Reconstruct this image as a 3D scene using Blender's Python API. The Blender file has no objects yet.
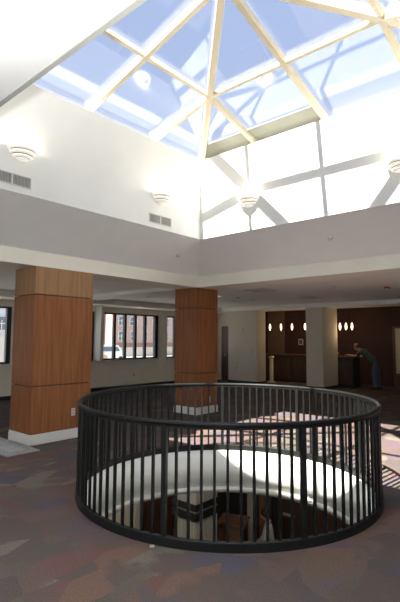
import bpy, bmesh, math, random
from mathutils import Vector, Matrix
random.seed(7)
SC = bpy.context.scene
COL = SC.collection
PI = math.pi

# ------------------------------------------------------------------ camera
cam_d = bpy.data.cameras.new('camera')
cam = bpy.data.objects.new('camera', cam_d)
COL.objects.link(cam)
cam_d.sensor_fit = 'VERTICAL'
cam_d.sensor_height = 24.0
cam_d.sensor_width = 24.0
cam_d.lens = 451.39 / 602.0 * 24.0
cam_d.clip_start = 0.05
cam_d.clip_end = 300
R = Matrix.Rotation(0.7208, 4, 'Z') @ Matrix.Rotation(PI / 2 + 0.0849, 4, 'X') @ Matrix.Rotation(0.0054, 4, 'Z')
cam.matrix_world = Matrix.Translation((4.766, -5.421, 1.60)) @ R
SC.camera = cam

# ------------------------------------------------------------------ sky, sun, exposure
SC.view_settings.view_transform = 'Standard'
SC.view_settings.look = 'None'
SC.view_settings.gamma = 1.0
SC.view_settings.use_curve_mapping = False
SC.view_settings.exposure = 0.90

world = bpy.data.worlds.new('sky')
SC.world = world
world.use_nodes = True
nt = world.node_tree
nt.nodes.clear()
w_out = nt.nodes.new('ShaderNodeOutputWorld')
w_bg = nt.nodes.new('ShaderNodeBackground')
w_tc = nt.nodes.new('ShaderNodeTexCoord')
w_sep = nt.nodes.new('ShaderNodeSeparateXYZ')
w_ramp = nt.nodes.new('ShaderNodeValToRGB')
nt.links.new(w_tc.outputs['Generated'], w_sep.inputs[0])
nt.links.new(w_sep.outputs['Z'], w_ramp.inputs[0])
nt.links.new(w_ramp.outputs[0], w_bg.inputs['Color'])
nt.links.new(w_bg.outputs[0], w_out.inputs['Surface'])
el = w_ramp.color_ramp.elements
el[0].position = 0.0
el[0].color = (1.05, 1.08, 1.12, 1)
el[1].position = 1.0
el[1].color = (0.27, 0.35, 0.55, 1)
e = el.new(0.42)
e.color = (0.36, 0.425, 0.585, 1)
e = el.new(0.20)
e.color = (0.95, 1.0, 1.08, 1)
w_bg.inputs['Strength'].default_value = 0.93

sun_d = bpy.data.lights.new('sun', 'SUN')
sun_d.energy = 17.5
sun_d.angle = math.radians(0.6)
sun_d.color = (1.0, 0.925, 0.80)
sun = bpy.data.objects.new('sun', sun_d)
COL.objects.link(sun)
sun.rotation_euler = Vector((0.085, 0.996, -1.385)).to_track_quat('-Z', 'Y').to_euler()
sun.location = (0, -10, 14)

# added spot at the camera, a guess, turned up to brighten the soffit overhead
fl_d = bpy.data.lights.new('guessed_flash', 'SPOT')
fl_d.energy = 1550.0
fl_d.spot_size = math.radians(95)
fl_d.spot_blend = 1.0
fl_d.shadow_soft_size = 0.05
fl_d.color = (0.96, 0.98, 1.0)
fl_spot = bpy.data.objects.new('guessed_flash', fl_d)
COL.objects.link(fl_spot)
fl_spot.location = (4.80, -5.50, 1.78)
fl_spot.rotation_euler = Vector((-0.68, -0.02, 1.0)).to_track_quat('-Z', 'Y').to_euler()


# ------------------------------------------------------------------ materials
def mat(name, color, rough=0.6, metal=0.0, var=0.0, scale=6.0, stretch=(1, 1, 1), bump=0.0, spec=0.5, color2=None, detail=4.0):
    m = bpy.data.materials.new(name)
    m.use_nodes = True
    n = m.node_tree
    b = n.nodes['Principled BSDF']
    b.inputs['Roughness'].default_value = rough
    b.inputs['Metallic'].default_value = metal
    b.inputs['Specular IOR Level'].default_value = spec
    b.inputs['Base Color'].default_value = (*color, 1)
    if var > 0 or color2 or bump:
        tc = n.nodes.new('ShaderNodeTexCoord')
        mp = n.nodes.new('ShaderNodeMapping')
        mp.inputs['Scale'].default_value = stretch
        nz = n.nodes.new('ShaderNodeTexNoise')
        nz.inputs['Scale'].default_value = scale
        nz.inputs['Detail'].default_value = detail
        n.links.new(tc.outputs['Object'], mp.inputs[0])
        n.links.new(mp.outputs[0], nz.inputs['Vector'])
        rp = n.nodes.new('ShaderNodeValToRGB')
        c2 = color2 or tuple(min(1, c * (1 + var)) for c in color)
        c1 = color if color2 else tuple(c * (1 - var) for c in color)
        rp.color_ramp.elements[0].position = 0.32
        rp.color_ramp.elements[0].color = (*c1, 1)
        rp.color_ramp.elements[1].position = 0.68
        rp.color_ramp.elements[1].color = (*c2, 1)
        n.links.new(nz.outputs['Fac'], rp.inputs[0])
        n.links.new(rp.outputs[0], b.inputs['Base Color'])
        if bump:
            bp = n.nodes.new('ShaderNodeBump')
            bp.inputs['Strength'].default_value = bump
            bp.inputs['Distance'].default_value = 0.01
            n.links.new(nz.outputs['Fac'], bp.inputs['Height'])
            n.links.new(bp.outputs[0], b.inputs['Normal'])
    return m


def emis(name, color, strength):
    m = bpy.data.materials.new(name)
    m.use_nodes = True
    b = m.node_tree.nodes['Principled BSDF']
    b.inputs['Base Color'].default_value = (*color, 1)
    b.inputs['Emission Color'].default_value = (*color, 1)
    b.inputs['Emission Strength'].default_value = strength
    return m


def glass_mat(name, tint, k=1.0):
    m = bpy.data.materials.new(name)
    m.use_nodes = True
    n = m.node_tree
    n.nodes.clear()
    o = n.nodes.new('ShaderNodeOutputMaterial')
    mx = n.nodes.new('ShaderNodeMixShader')
    tr = n.nodes.new('ShaderNodeBsdfTransparent')
    tr.inputs['Color'].default_value = (*tint, 1)
    gl = n.nodes.new('ShaderNodeBsdfGlossy')
    gl.inputs['Roughness'].default_value = 0.0
    fr = n.nodes.new('ShaderNodeFresnel')
    fr.inputs['IOR'].default_value = 1.5
    ge = n.nodes.new('ShaderNodeNewGeometry')
    io = n.nodes.new('ShaderNodeMapRange')      # same reflectance on both faces of the sheet
    io.inputs['To Min'].default_value = 1.5
    io.inputs['To Max'].default_value = 1 / 1.5
    n.links.new(ge.outputs['Backfacing'], io.inputs['Value'])
    n.links.new(io.outputs[0], fr.inputs['IOR'])
    ml = n.nodes.new('ShaderNodeMath')
    ml.operation = 'MULTIPLY'
    ml.inputs[1].default_value = k
    n.links.new(fr.outputs[0], ml.inputs[0])
    n.links.new(ml.outputs[0], mx.inputs[0])
    n.links.new(tr.outputs[0], mx.inputs[1])
    n.links.new(gl.outputs[0], mx.inputs[2])
    n.links.new(mx.outputs[0], o.inputs['Surface'])
    return m


def carpet_mat():
    m = bpy.data.materials.new('patterned_carpet')
    m.use_nodes = True
    n = m.node_tree
    b = n.nodes['Principled BSDF']
    b.inputs['Roughness'].default_value = 0.95
    b.inputs['Specular IOR Level'].default_value = 0.1
    L = n.links.new
    tc = n.nodes.new('ShaderNodeTexCoord')

    def layer(scale, rot, stretch, stops, seed):
        mp = n.nodes.new('ShaderNodeMapping')
        mp.inputs['Rotation'].default_value = (0, 0, rot)
        mp.inputs['Scale'].default_value = stretch
        mp.inputs['Location'].default_value = (seed, seed * 0.37, 0)
        nz = n.nodes.new('ShaderNodeTexNoise')
        nz.inputs['Scale'].default_value = 1.4
        nz.inputs['Detail'].default_value = 2
        ad = n.nodes.new('ShaderNodeMixRGB')
        ad.blend_type = 'ADD'
        ad.inputs[0].default_value = 0.22
        vo = n.nodes.new('ShaderNodeTexVoronoi')
        vo.inputs['Scale'].default_value = scale
        sp = n.nodes.new('ShaderNodeSeparateColor')
        rp = n.nodes.new('ShaderNodeValToRGB')
        rp.color_ramp.interpolation = 'CONSTANT'
        els = rp.color_ramp.elements
        els[0].position = stops[0][0]
        els[0].color = (*stops[0][1], 1)
        els[1].position = stops[1][0]
        els[1].color = (*stops[1][1], 1)
        for p, c in stops[2:]:
            els.new(p).color = (*c, 1)
        L(tc.outputs['Object'], mp.inputs[0])
        L(mp.outputs[0], nz.inputs['Vector'])
        L(mp.outputs[0], ad.inputs[1])
        L(nz.outputs['Color'], ad.inputs[2])
        L(ad.outputs[0], vo.inputs['Vector'])
        L(vo.outputs['Color'], sp.inputs[0])
        L(sp.outputs[0], rp.inputs[0])
        return rp.outputs[0]
    base = layer(3.0, 0.5, (1, 0.55, 1), [(0.0, (0.108, 0.084, 0.076)), (0.2, (0.101, 0.086, 0.090)), (0.38, (0.124, 0.089, 0.079)),
                                          (0.52, (0.110, 0.099, 0.082)), (0.66, (0.093, 0.079, 0.078)), (0.84, (0.132, 0.096, 0.077))], 3.1)
    acc = layer(4.3, -0.75, (1, 0.5, 1), [(0.0, (0.100, 0.085, 0.077)), (0.30, (0.151, 0.141, 0.110)), (0.46, (0.137, 0.078, 0.073)),
                                           (0.60, (0.091, 0.083, 0.104)), (0.74, (0.153, 0.101, 0.078)), (0.87, (0.119, 0.086, 0.102))], 8.7)
    msk = n.nodes.new('ShaderNodeTexNoise')
    msk.inputs['Scale'].default_value = 2.4
    msk.inputs['Detail'].default_value = 3
    mr = n.nodes.new('ShaderNodeValToRGB')
    mr.color_ramp.elements[0].position = 0.46
    mr.color_ramp.elements[1].position = 0.54
    L(tc.outputs['Object'], msk.inputs['Vector'])
    L(msk.outputs['Fac'], mr.inputs[0])
    mx = n.nodes.new('ShaderNodeMixRGB')
    L(mr.outputs[0], mx.inputs[0])
    L(base, mx.inputs[1])
    L(acc, mx.inputs[2])
    fz = n.nodes.new('ShaderNodeTexNoise')
    fz.inputs['Scale'].default_value = 110
    fz.inputs['Detail'].default_value = 5
    L(tc.outputs['Object'], fz.inputs['Vector'])
    fr = n.nodes.new('ShaderNodeValToRGB')
    fr.color_ramp.elements[0].position = 0.3
    fr.color_ramp.elements[0].color = (0.6, 0.6, 0.6, 1)
    fr.color_ramp.elements[1].position = 0.7
    fr.color_ramp.elements[1].color = (1.25, 1.2, 1.2, 1)
    L(fz.outputs['Fac'], fr.inputs[0])
    mu = n.nodes.new('ShaderNodeMixRGB')
    mu.blend_type = 'MULTIPLY'
    mu.inputs[0].default_value = 1.0
    L(mx.outputs[0], mu.inputs[1])
    L(fr.outputs[0], mu.inputs[2])
    L(mu.outputs[0], b.inputs['Base Color'])
    bp = n.nodes.new('ShaderNodeBump')
    bp.inputs['Strength'].default_value = 0.25
    bp.inputs['Distance'].default_value = 0.006
    L(fz.outputs['Fac'], bp.inputs['Height'])
    L(bp.outputs[0], b.inputs['Normal'])
    return m


def brick_mat(name, c1, c2, mortar, scale):
    m = bpy.data.materials.new(name)
    m.use_nodes = True
    n = m.node_tree
    b = n.nodes['Principled BSDF']
    b.inputs['Roughness'].default_value = 0.9
    tc = n.nodes.new('ShaderNodeTexCoord')
    mp = n.nodes.new('ShaderNodeMapping')
    mp.inputs['Rotation'].default_value = (PI / 2, 0, 0)
    br = n.nodes.new('ShaderNodeTexBrick')
    br.inputs['Scale'].default_value = scale
    br.inputs['Color1'].default_value = (*c1, 1)
    br.inputs['Color2'].default_value = (*c2, 1)
    br.inputs['Mortar'].default_value = (*mortar, 1)
    n.links.new(tc.outputs['Object'], mp.inputs[0])
    n.links.new(mp.outputs[0], br.inputs['Vector'])
    n.links.new(br.outputs['Color'], b.inputs['Base Color'])
    return m


M = dict(
    white=mat('white_paint', (0.80, 0.80, 0.77), 0.75, var=0.015, scale=3),
    coffer=mat('soffit_paint', (0.90, 0.90, 0.90), 0.8, var=0.015, scale=3),
    header=mat('cream_beam_paint', (0.80, 0.77, 0.67), 0.7, var=0.02, scale=3),
    ceil=mat('ceiling_paint', (0.86, 0.835, 0.81), 0.85, var=0.02, scale=5),
    ledge=mat('grey_edge_trim', (0.42, 0.42, 0.37), 0.7, var=0.02, scale=5),
    wall=mat('beige_wall_paint', (0.82, 0.765, 0.65), 0.8, var=0.03, scale=4),
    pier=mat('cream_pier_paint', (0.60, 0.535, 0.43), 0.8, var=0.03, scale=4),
    wood=mat('cherry_veneer', (0.215, 0.078, 0.029), 0.55, color2=(0.305, 0.124, 0.050), scale=3.0, stretch=(7, 7, 0.45), bump=0.03, detail=6, spec=0.2),
    wood_pale=mat('pale_cherry_veneer', (0.27, 0.150, 0.068), 0.55, color2=(0.355, 0.205, 0.105), scale=3.0, stretch=(7, 7, 0.45), bump=0.03, detail=6, spec=0.2),
    groove=mat('dark_groove', (0.035, 0.016, 0.010), 0.7, var=0.1),
    base=mat('white_baseboard', (0.72, 0.71, 0.66), 0.5, var=0.02),
    rail=mat('black_powder_coat', (0.008, 0.0085, 0.008), 0.5, var=0.15, scale=20, spec=0.25),
    carpet=carpet_mat(),
    drum=mat('white_fascia_paint', (0.78, 0.77, 0.72), 0.7, var=0.02, scale=3),
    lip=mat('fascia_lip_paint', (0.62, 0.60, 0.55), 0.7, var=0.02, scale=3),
    frame=mat('cream_skylight_metal', (0.72, 0.64, 0.48), 0.5, var=0.02, scale=4),
    dullgrey=mat('dull_grey_metal', (0.34, 0.34, 0.29), 0.6, var=0.03, scale=4),
    glass=glass_mat('skylight_glass', (0.93, 0.95, 0.98), 1.5),
    winglass=glass_mat('window_glass', (0.94, 0.96, 0.97), 1.0),
    sconce=emis('lit_sconce_plaster', (0.84, 0.81, 0.74), 0.30),
    slot=mat('sconce_slot', (0.30, 0.24, 0.18), 0.8, var=0.05),
    bulb=emis('sconce_bulb', (1.0, 0.90, 0.72), 9.0),
    vent=mat('vent_metal', (0.62, 0.61, 0.57), 0.5, var=0.03),
    ventdark=mat('vent_dark', (0.16, 0.155, 0.15), 0.8, var=0.05),
    ventmid=mat('vent_blades', (0.40, 0.39, 0.37), 0.6, var=0.05),
    black=mat('dark_window_metal', (0.028, 0.028, 0.032), 0.45, var=0.1),
    winwhite=mat('white_window_trim', (0.74, 0.72, 0.66), 0.6, var=0.02),
    maroon=mat('maroon_wall_paint', (0.040, 0.021, 0.019), 0.8, color2=(0.055, 0.025, 0.022), scale=2.0, spec=0.2),
    taupe=mat('taupe_wall_paint', (0.13, 0.088, 0.070), 0.75, var=0.05, spec=0.2),
    darkwood=mat('dark_walnut', (0.045, 0.026, 0.018), 0.4, color2=(0.075, 0.042, 0.027), scale=3, stretch=(6, 6, 0.5)),
    darkdoor=mat('dark_mahogany', (0.085, 0.036, 0.022), 0.45, color2=(0.125, 0.055, 0.032), scale=3, stretch=(6, 6, 0.5)),
    blackstuff=mat('black_laminate', (0.018, 0.018, 0.020), 0.5, var=0.1),
    cream=mat('cream_panel', (0.50, 0.43, 0.30), 0.7, var=0.04),
    pend=emis('pendant_glass', (1.0, 0.78, 0.46), 2.0),
    lamp=emis('downlight_lens', (1.0, 0.92, 0.78), 0.9),
    lampdim=mat('unlit_downlight_lens', (0.62, 0.60, 0.55), 0.4, var=0.03),
    red=mat('red_plastic', (0.42, 0.035, 0.03), 0.4, var=0.05),
    plate=mat('brushed_grey_plate', (0.30, 0.315, 0.32), 0.45, var=0.25, scale=9, metal=0.25),
    ivory=mat('ivory_plastic', (0.66, 0.64, 0.56), 0.5, var=0.03),
    skin=mat('skin', (0.55, 0.33, 0.24), 0.6, var=0.05),
    green=mat('dark_green_shirt', (0.050, 0.085, 0.055), 0.9, var=0.15, scale=15),
    denim=mat('blue_denim', (0.085, 0.10, 0.15), 0.9, var=0.12, scale=20),
    hair=mat('brown_hair', (0.045, 0.028, 0.018), 0.7, var=0.2, scale=40),
    hairdk=mat('black_hair', (0.010, 0.008, 0.007), 0.6, var=0.2, scale=40),
    shoe=mat('black_leather', (0.012, 0.012, 0.012), 0.5, var=0.1),
    shirtw=mat('white_cotton', (0.62, 0.61, 0.60), 0.9, var=0.05, scale=12),
    trousers=mat('black_trousers', (0.015, 0.015, 0.018), 0.9, var=0.1),
    eye=mat('eye_dark', (0.012, 0.010, 0.010), 0.3, var=0.1),
    lip_skin=mat('lip_skin', (0.40, 0.16, 0.13), 0.6, var=0.05),
    lectern=mat('walnut_lectern', (0.185, 0.098, 0.058), 0.5, color2=(0.25, 0.14, 0.085), scale=3, stretch=(6, 6, 0.5)),
    flute=mat('fluted_cream', (0.46, 0.44, 0.39), 0.7, color2=(0.58, 0.56, 0.51), scale=4, stretch=(6, 6, 0.2)),
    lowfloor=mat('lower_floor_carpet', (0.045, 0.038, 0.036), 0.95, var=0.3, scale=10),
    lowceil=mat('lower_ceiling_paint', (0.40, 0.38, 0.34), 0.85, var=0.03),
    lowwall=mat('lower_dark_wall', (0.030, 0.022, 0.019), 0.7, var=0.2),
    brick=brick_mat('pink_brick', (0.33, 0.19, 0.165), (0.38, 0.235, 0.20), (0.40, 0.33, 0.30), 3.0),
    brickdark=brick_mat('plinth_brick', (0.19, 0.105, 0.09), (0.23, 0.13, 0.11), (0.26, 0.21, 0.19), 3.0),
    stone=mat('pale_stone', (0.50, 0.47, 0.43), 0.9, var=0.05, scale=2),
    greyfac=mat('pale_grey_facade', (0.46, 0.48, 0.52), 0.9, var=0.05, scale=1),
    outglass=mat('dark_outside_glass', (0.10, 0.13, 0.18), 0.1, var=0.1),
    asphalt=mat('street_asphalt', (0.30, 0.29, 0.28), 0.95, var=0.1, scale=2),
    snow=mat('pale_pavement', (0.26, 0.255, 0.25), 0.95, var=0.06, scale=2),
    vanpaint=mat('white_van_paint', (0.75, 0.74, 0.70), 0.4, var=0.02),
    carpaint=mat('tan_car_paint', (0.45, 0.33, 0.20), 0.4, var=0.03),
    rubber=mat('tyre_rubber', (0.02, 0.02, 0.02), 0.9, var=0.1),
    paper=mat('scrap_paper', (0.42, 0.40, 0.35), 0.9, var=0.1, scale=60),
    roof=mat('roof_membrane', (0.45, 0.45, 0.45), 0.9, var=0.05),
)


# ------------------------------------------------------------------ mesh helpers
class MB:
    def __init__(self):
        self.v, self.f, self.mi, self.sm = [], [], [], []

    def add(self, vs, fs, mi=0, smooth=False):
        o = len(self.v)
        self.v += [tuple(p) for p in vs]
        for q in fs:
            self.f.append([i + o for i in q])
            self.mi.append(mi)
            self.sm.append(smooth)
        return self

    def box(self, x0, x1, y0, y1, z0, z1, mi=0):
        vs = [(x, y, z) for z in (z0, z1) for y in (y0, y1) for x in (x0, x1)]
        fs = [(0, 2, 3, 1), (4, 5, 7, 6), (0, 1, 5, 4), (2, 6, 7, 3), (0, 4, 6, 2), (1, 3, 7, 5)]
        return self.add(vs, fs, mi)

    def bevbox(self, x0, x1, y0, y1, z0, z1, b=0.01, mi=0):
        bm = bmesh.new()
        bmesh.ops.create_cube(bm, size=1.0)
        bmesh.ops.scale(bm, vec=(x1 - x0, y1 - y0, z1 - z0), verts=bm.verts)
        bmesh.ops.translate(bm, vec=((x0 + x1) / 2, (y0 + y1) / 2, (z0 + z1) / 2), verts=bm.verts)
        bmesh.ops.bevel(bm, geom=bm.edges[:], offset=b, segments=2, affect='EDGES')
        bm.verts.index_update()
        self.add([v.co[:] for v in bm.verts], [[v.index for v in f.verts] for f in bm.faces], mi)
        bm.free()
        return self

    def hexa(self, low, high, mi=0):
        """four low corners, four high corners, same winding"""
        vs = list(low) + list(high)
        fs = [(3, 2, 1, 0), (4, 5, 6, 7), (0, 1, 5, 4), (1, 2, 6, 5), (2, 3, 7, 6), (3, 0, 4, 7)]
        return self.add(vs, fs, mi)

    def prism(self, poly, off, mi=0):
        """polygon (3-D points) extruded by a vector"""
        n = len(poly)
        off = Vector(off)
        vs = [Vector(p) for p in poly] + [Vector(p) + off for p in poly]
        fs = [tuple(range(n - 1, -1, -1)), tuple(range(n, 2 * n))]
        fs += [(i, (i + 1) % n, n + (i + 1) % n, n + i) for i in range(n)]
        return self.add(vs, fs, mi)

    def bar(self, a, b, w, d, up, lift=0.0, mi=0):
        """rectangular bar from a to b; bottom face on the line a-b, height d along up"""
        a, b, up = Vector(a), Vector(b), Vector(up)
        t = (b - a).normalized()
        s = t.cross(up).normalized()
        u = s.cross(t).normalized()
        h = w / 2
        ring = lambda p: [p - s * h + u * lift, p + s * h + u * lift, p + s * h + u * (lift + d), p - s * h + u * (lift + d)]
        vs = ring(a) + ring(b)
        fs = [(0, 1, 2, 3), (7, 6, 5, 4), (0, 4, 5, 1), (1, 5, 6, 2), (2, 6, 7, 3), (3, 7, 4, 0)]
        return self.add(vs, fs, mi)

    def tube(self, a, b, r0, r1=None, n=12, mi=0):
        a, b = Vector(a), Vector(b)
        r1 = r0 if r1 is None else r1
        t = (b - a).normalized()
        q = t.to_track_quat('Z', 'Y')
        vs = []
        for p, r in ((a, r0), (b, r1)):
            for k in range(n):
                an = 2 * PI * k / n
                vs.append(p + q @ Vector((math.cos(an) * r, math.sin(an) * r, 0)))
        fs = [(k, (k + 1) % n, n + (k + 1) % n, n + k) for k in range(n)]
        self.add(vs, fs, mi, True)
        self.add([], [])
        o = len(self.v) - 2 * n
        self.f.append(list(range(o + n - 1, o - 1, -1)))
        self.f.append(list(range(o + n, o + 2 * n)))
        self.mi += [mi, mi]
        self.sm += [False, False]
        return self

    def lathe(self, prof, c=(0, 0, 0), n=24, a0=0.0, a1=2 * PI, mi=0, smooth=True, loop=False):
        """profile of (r, z) turned round the z axis; loop closes the profile"""
        full = abs(a1 - a0 - 2 * PI) < 1e-6
        m = len(prof)
        cols = n if full else n + 1
        vs = []
        for k in range(cols):
            an = a0 + (a1 - a0) * k / n
            for r, z in prof:
                vs.append((c[0] + r * math.cos(an), c[1] + r * math.sin(an), c[2] + z))
        fs = []
        for k in range(n):
            k2 = (k + 1) % cols
            for j in range(m if loop else m - 1):
                j2 = (j + 1) % m
                fs.append((k * m + j, k2 * m + j, k2 * m + j2, k * m + j2))
        self.add(vs, fs, mi, smooth)
        if not full and loop:
            o = len(self.v) - len(vs)
            self.f.append([o + j for j in range(m)])
            self.f.append([o + (cols - 1) * m + j for j in range(m - 1, -1, -1)])
            self.mi += [mi, mi]
            self.sm += [False, False]
        return self

    def xform(self, mtx):
        self.v = [tuple(mtx @ Vector(p)) for p in self.v]
        return self

    def build(self, name, mats, parent=None, world=False):
        me = bpy.data.meshes.new(name)
        me.from_pydata(self.v, [], self.f)
        if not isinstance(mats, (list, tuple)):
            mats = [mats]
        for m in mats:
            me.materials.append(m)
        for p, mi, s in zip(me.polygons, self.mi, self.sm):
            p.material_index = mi
            p.use_smooth = s
        bm = bmesh.new()
        bm.from_mesh(me)
        bmesh.ops.remove_doubles(bm, verts=bm.verts, dist=1e-5)
        bmesh.ops.recalc_face_normals(bm, faces=bm.faces)
        bm.to_mesh(me)
        bm.free()
        o = bpy.data.objects.new(name, me)
        COL.objects.link(o)
        if parent:
            o.parent = parent
            if world:
                o.location = -parent_loc(parent)
        return o


def parent_loc(p):
    v = Vector(p.location)
    while p.parent:
        p = p.parent
        v += Vector(p.location)
    return v


def tag(o, label, cat, group=None, kind=None):
    o['label'] = label
    o['category'] = cat
    if group:
        o['group'] = group
    if kind:
        o['kind'] = kind
    return o


def thing(name, label, cat, loc=(0, 0, 0), rz=0.0, group=None):
    o = bpy.data.objects.new(name, None)
    o.empty_display_size = 0.1
    COL.objects.link(o)
    o.location = loc
    o.rotation_euler = (0, 0, rz)
    return tag(o, label, cat, group)


def struct(name, mb, m, label=None, cat=None):
    o = mb.build(name, m)
    o['kind'] = 'structure'
    if label:
        o['label'] = label
        o['category'] = cat or name.split('_')[0]
    return o


def dup(root, loc, rz=None, label=None, group=None):
    r = root.copy()
    COL.objects.link(r)
    r.location = loc
    if rz is not None:
        r.rotation_euler = (0, 0, rz)
    if label:
        r['label'] = label
    if group:
        r['group'] = group
    for ch in list(root.children):
        c = ch.copy()
        COL.objects.link(c)
        c.parent = r
        for g in list(ch.children):
            d = g.copy()
            COL.objects.link(d)
            d.parent = c
    return r


# ------------------------------------------------------------------ layout numbers (metres)
WX0, WX1 = -0.906, 4.120          # skylight well
WY0, WY1 = -3.850, 1.030
ZS, ZT = 3.524, 5.090            # well bottom, well top
ZB, ZA = 5.190, 5.916             # skylight base height, apex height
SX, SY, HXS, HYS = 1.560, -1.377, 2.794, 2.818   # skylight centre and half sizes, set back behind the well walls
HX0, HX1 = -1.685, 4.900          # inner faces of the header beams
HY0, HY1 = -4.650, 1.830
HT = 0.66
ZH, ZHT = 2.720, 2.950            # header bottom and top
ZC = 2.800                        # lower ceiling
RX0, RX1, RY0, RY1 = -6.91, 11.0, -10.0, 11.0
CX, CY, RAD = 1.592, -1.3475, 1.598
ZL = -3.70                        # lower floor


def annulus(mb, c, r, rect, z0, z1, n=128):
    """rectangular slab with a round hole"""
    x0, x1, y0, y1 = rect
    angs = sorted([2 * PI * k / n for k in range(n)] +
                  [math.atan2(y - c[1], x - c[0]) % (2 * PI) for x in (x0, x1) for y in (y0, y1)])
    inn, out = [], []
    for a in angs:
        dx, dy = math.cos(a), math.sin(a)
        t = 1e9
        if dx > 1e-9:
            t = min(t, (x1 - c[0]) / dx)
        if dx < -1e-9:
            t = min(t, (x0 - c[0]) / dx)
        if dy > 1e-9:
            t = min(t, (y1 - c[1]) / dy)
        if dy < -1e-9:
            t = min(t, (y0 - c[1]) / dy)
        inn.append((c[0] + r * dx, c[1] + r * dy))
        out.append((c[0] + t * dx, c[1] + t * dy))
    m = len(angs)
    vs = [(*p, z1) for p in inn] + [(*p, z1) for p in out] + [(*p, z0) for p in inn] + [(*p, z0) for p in out]
    fs = []
    for k in range(m):
        j = (k + 1) % m
        fs.append((k, m + k, m + j, j))
        fs.append((2 * m + k, 2 * m + j, 3 * m + j, 3 * m + k))
        fs.append((k, j, 2 * m + j, 2 * m + k))
        fs.append((m + k, 3 * m + k, 3 * m + j, m + j))
    return mb.add(vs, fs)


# ------------------------------------------------------------------ setting: floors
struct('floor', annulus(MB(), (CX, CY), 1.575, (RX0 - .2, RX1 + .2, RY0 - .2, RY1 + .2), -0.06, 0.0), M['carpet'],
       'patterned grey and rust carpet around the round opening', 'carpet')
struct('floor_slab', annulus(MB(), (CX, CY), 1.585, (RX0 - .2, RX1 + .2, RY0 - .2, RY1 + .2), -0.52, -0.06), M['lowceil'],
       'thick floor slab under the carpet', 'floor')
struct('trim_fascia', MB().lathe([(1.530, -0.50), (1.530, -0.002), (1.574, -0.002), (1.584, -0.50)], (CX, CY, 0), 128, loop=True), M['drum'],
       'white round fascia lining the floor opening', 'fascia')
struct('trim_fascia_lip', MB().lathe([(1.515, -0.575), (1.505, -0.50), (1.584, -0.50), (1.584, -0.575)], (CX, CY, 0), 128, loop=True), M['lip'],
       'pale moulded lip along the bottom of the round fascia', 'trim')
struct('ceiling_lower', annulus(MB(), (CX, CY), 1.586, (RX0 - .2, RX1 + .2, RY0 - .2, RY1 + .2), -0.57, -0.52), M['lowceil'],
       'ceiling of the storey below', 'ceiling')
struct('floor_lower', MB().box(RX0 - .2, RX1 + .2, RY0 - .2, RY1 + .2, ZL - .2, ZL), M['lowfloor'], 'dark floor of the storey below', 'floor')

# ------------------------------------------------------------------ setting: skylight well and coffer
T = 0.16
struct('wall_well_left', MB().box(WX0 - T, WX0, WY0 - T, WY1 + T, ZS, ZT), M['white'], 'white left wall of the skylight well', 'wall')
struct('wall_well_right', MB().box(WX1, WX1 + T, WY0 - T, WY1 + T, ZS, ZT), M['white'], 'white right wall of the skylight well', 'wall')
struct('wall_well_far', MB().box(WX0, WX1, WY1, WY1 + T, ZS, ZT), M['white'], 'sunlit white far wall of the skylight well', 'wall')
struct('wall_well_near', MB().box(WX0, WX1, WY0 - T, WY0, ZS + .03, ZT), M['white'], 'near wall of the skylight well', 'wall')


def coffer(name, a, b, c, d, label):
    # a-b along the well bottom, c-d along the header top
    up = Vector((0, 0, 0.12))
    mid = Vector(((WX0 + WX1) / 2, (WY0 + WY1) / 2, ZS))
    push = lambda p: p + Vector((math.copysign(.14, p.x - mid.x), math.copysign(.14, p.y - mid.y), .004))
    struct(name, MB().hexa([a, b, c, d], [push(a), push(b), c + up, d + up]), M['coffer'], label, 'soffit')


P = lambda x, y, z: Vector((x, y, z))
ci = [P(WX0, RY0, ZS), P(WX1, RY0, ZS), P(WX1, WY1, ZS), P(WX0, WY1, ZS)]
co = [P(HX0, RY0, ZHT), P(HX1, RY0, ZHT), P(HX1, HY1, ZHT), P(HX0, HY1, ZHT)]
coffer('ceiling_coffer_left', ci[3], ci[0], co[0], co[3], 'sloping grey soffit below the left well wall')
coffer('ceiling_coffer_far', ci[2], ci[3], co[3], co[2], 'sloping grey soffit below the far well wall')
coffer('ceiling_coffer_right', ci[1], ci[2], co[2], co[1], 'sloping soffit below the right well wall')
struct('ceiling_near', MB().box(WX0 - .12, WX1 + .12, RY0 - .2, WY0, ZS, ZS + .12), M['white'], 'bright white flat ceiling overhead at upper left', 'ceiling')
struct('trim_near', MB().box(WX0, WX1, WY0 - .005, WY0 + 0.035, ZS - .008, ZS + .05), M['ledge'], 'grey edge trim along the near side of the well', 'trim')

# headers: square ring of beams
hb = MB()
hb.box(HX0 - HT, HX0, RY0, HY1 + HT, ZH, ZHT)
hb.box(HX1, HX1 + HT, RY0, HY1 + HT, ZH, ZHT)
hb.box(HX0, HX1, HY1, HY1 + HT, ZH, ZHT)
struct('trim_header', hb, M['header'], 'cream beam framing the coffer above the columns', 'beam')
cb = MB()
cb.box(RX0, HX0 - HT, HY1, HY1 + HT, ZH, ZHT)
struct('trim_beam_left', cb, M['ceil'], 'grey ceiling beam running from corner column to window wall', 'beam')
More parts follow.
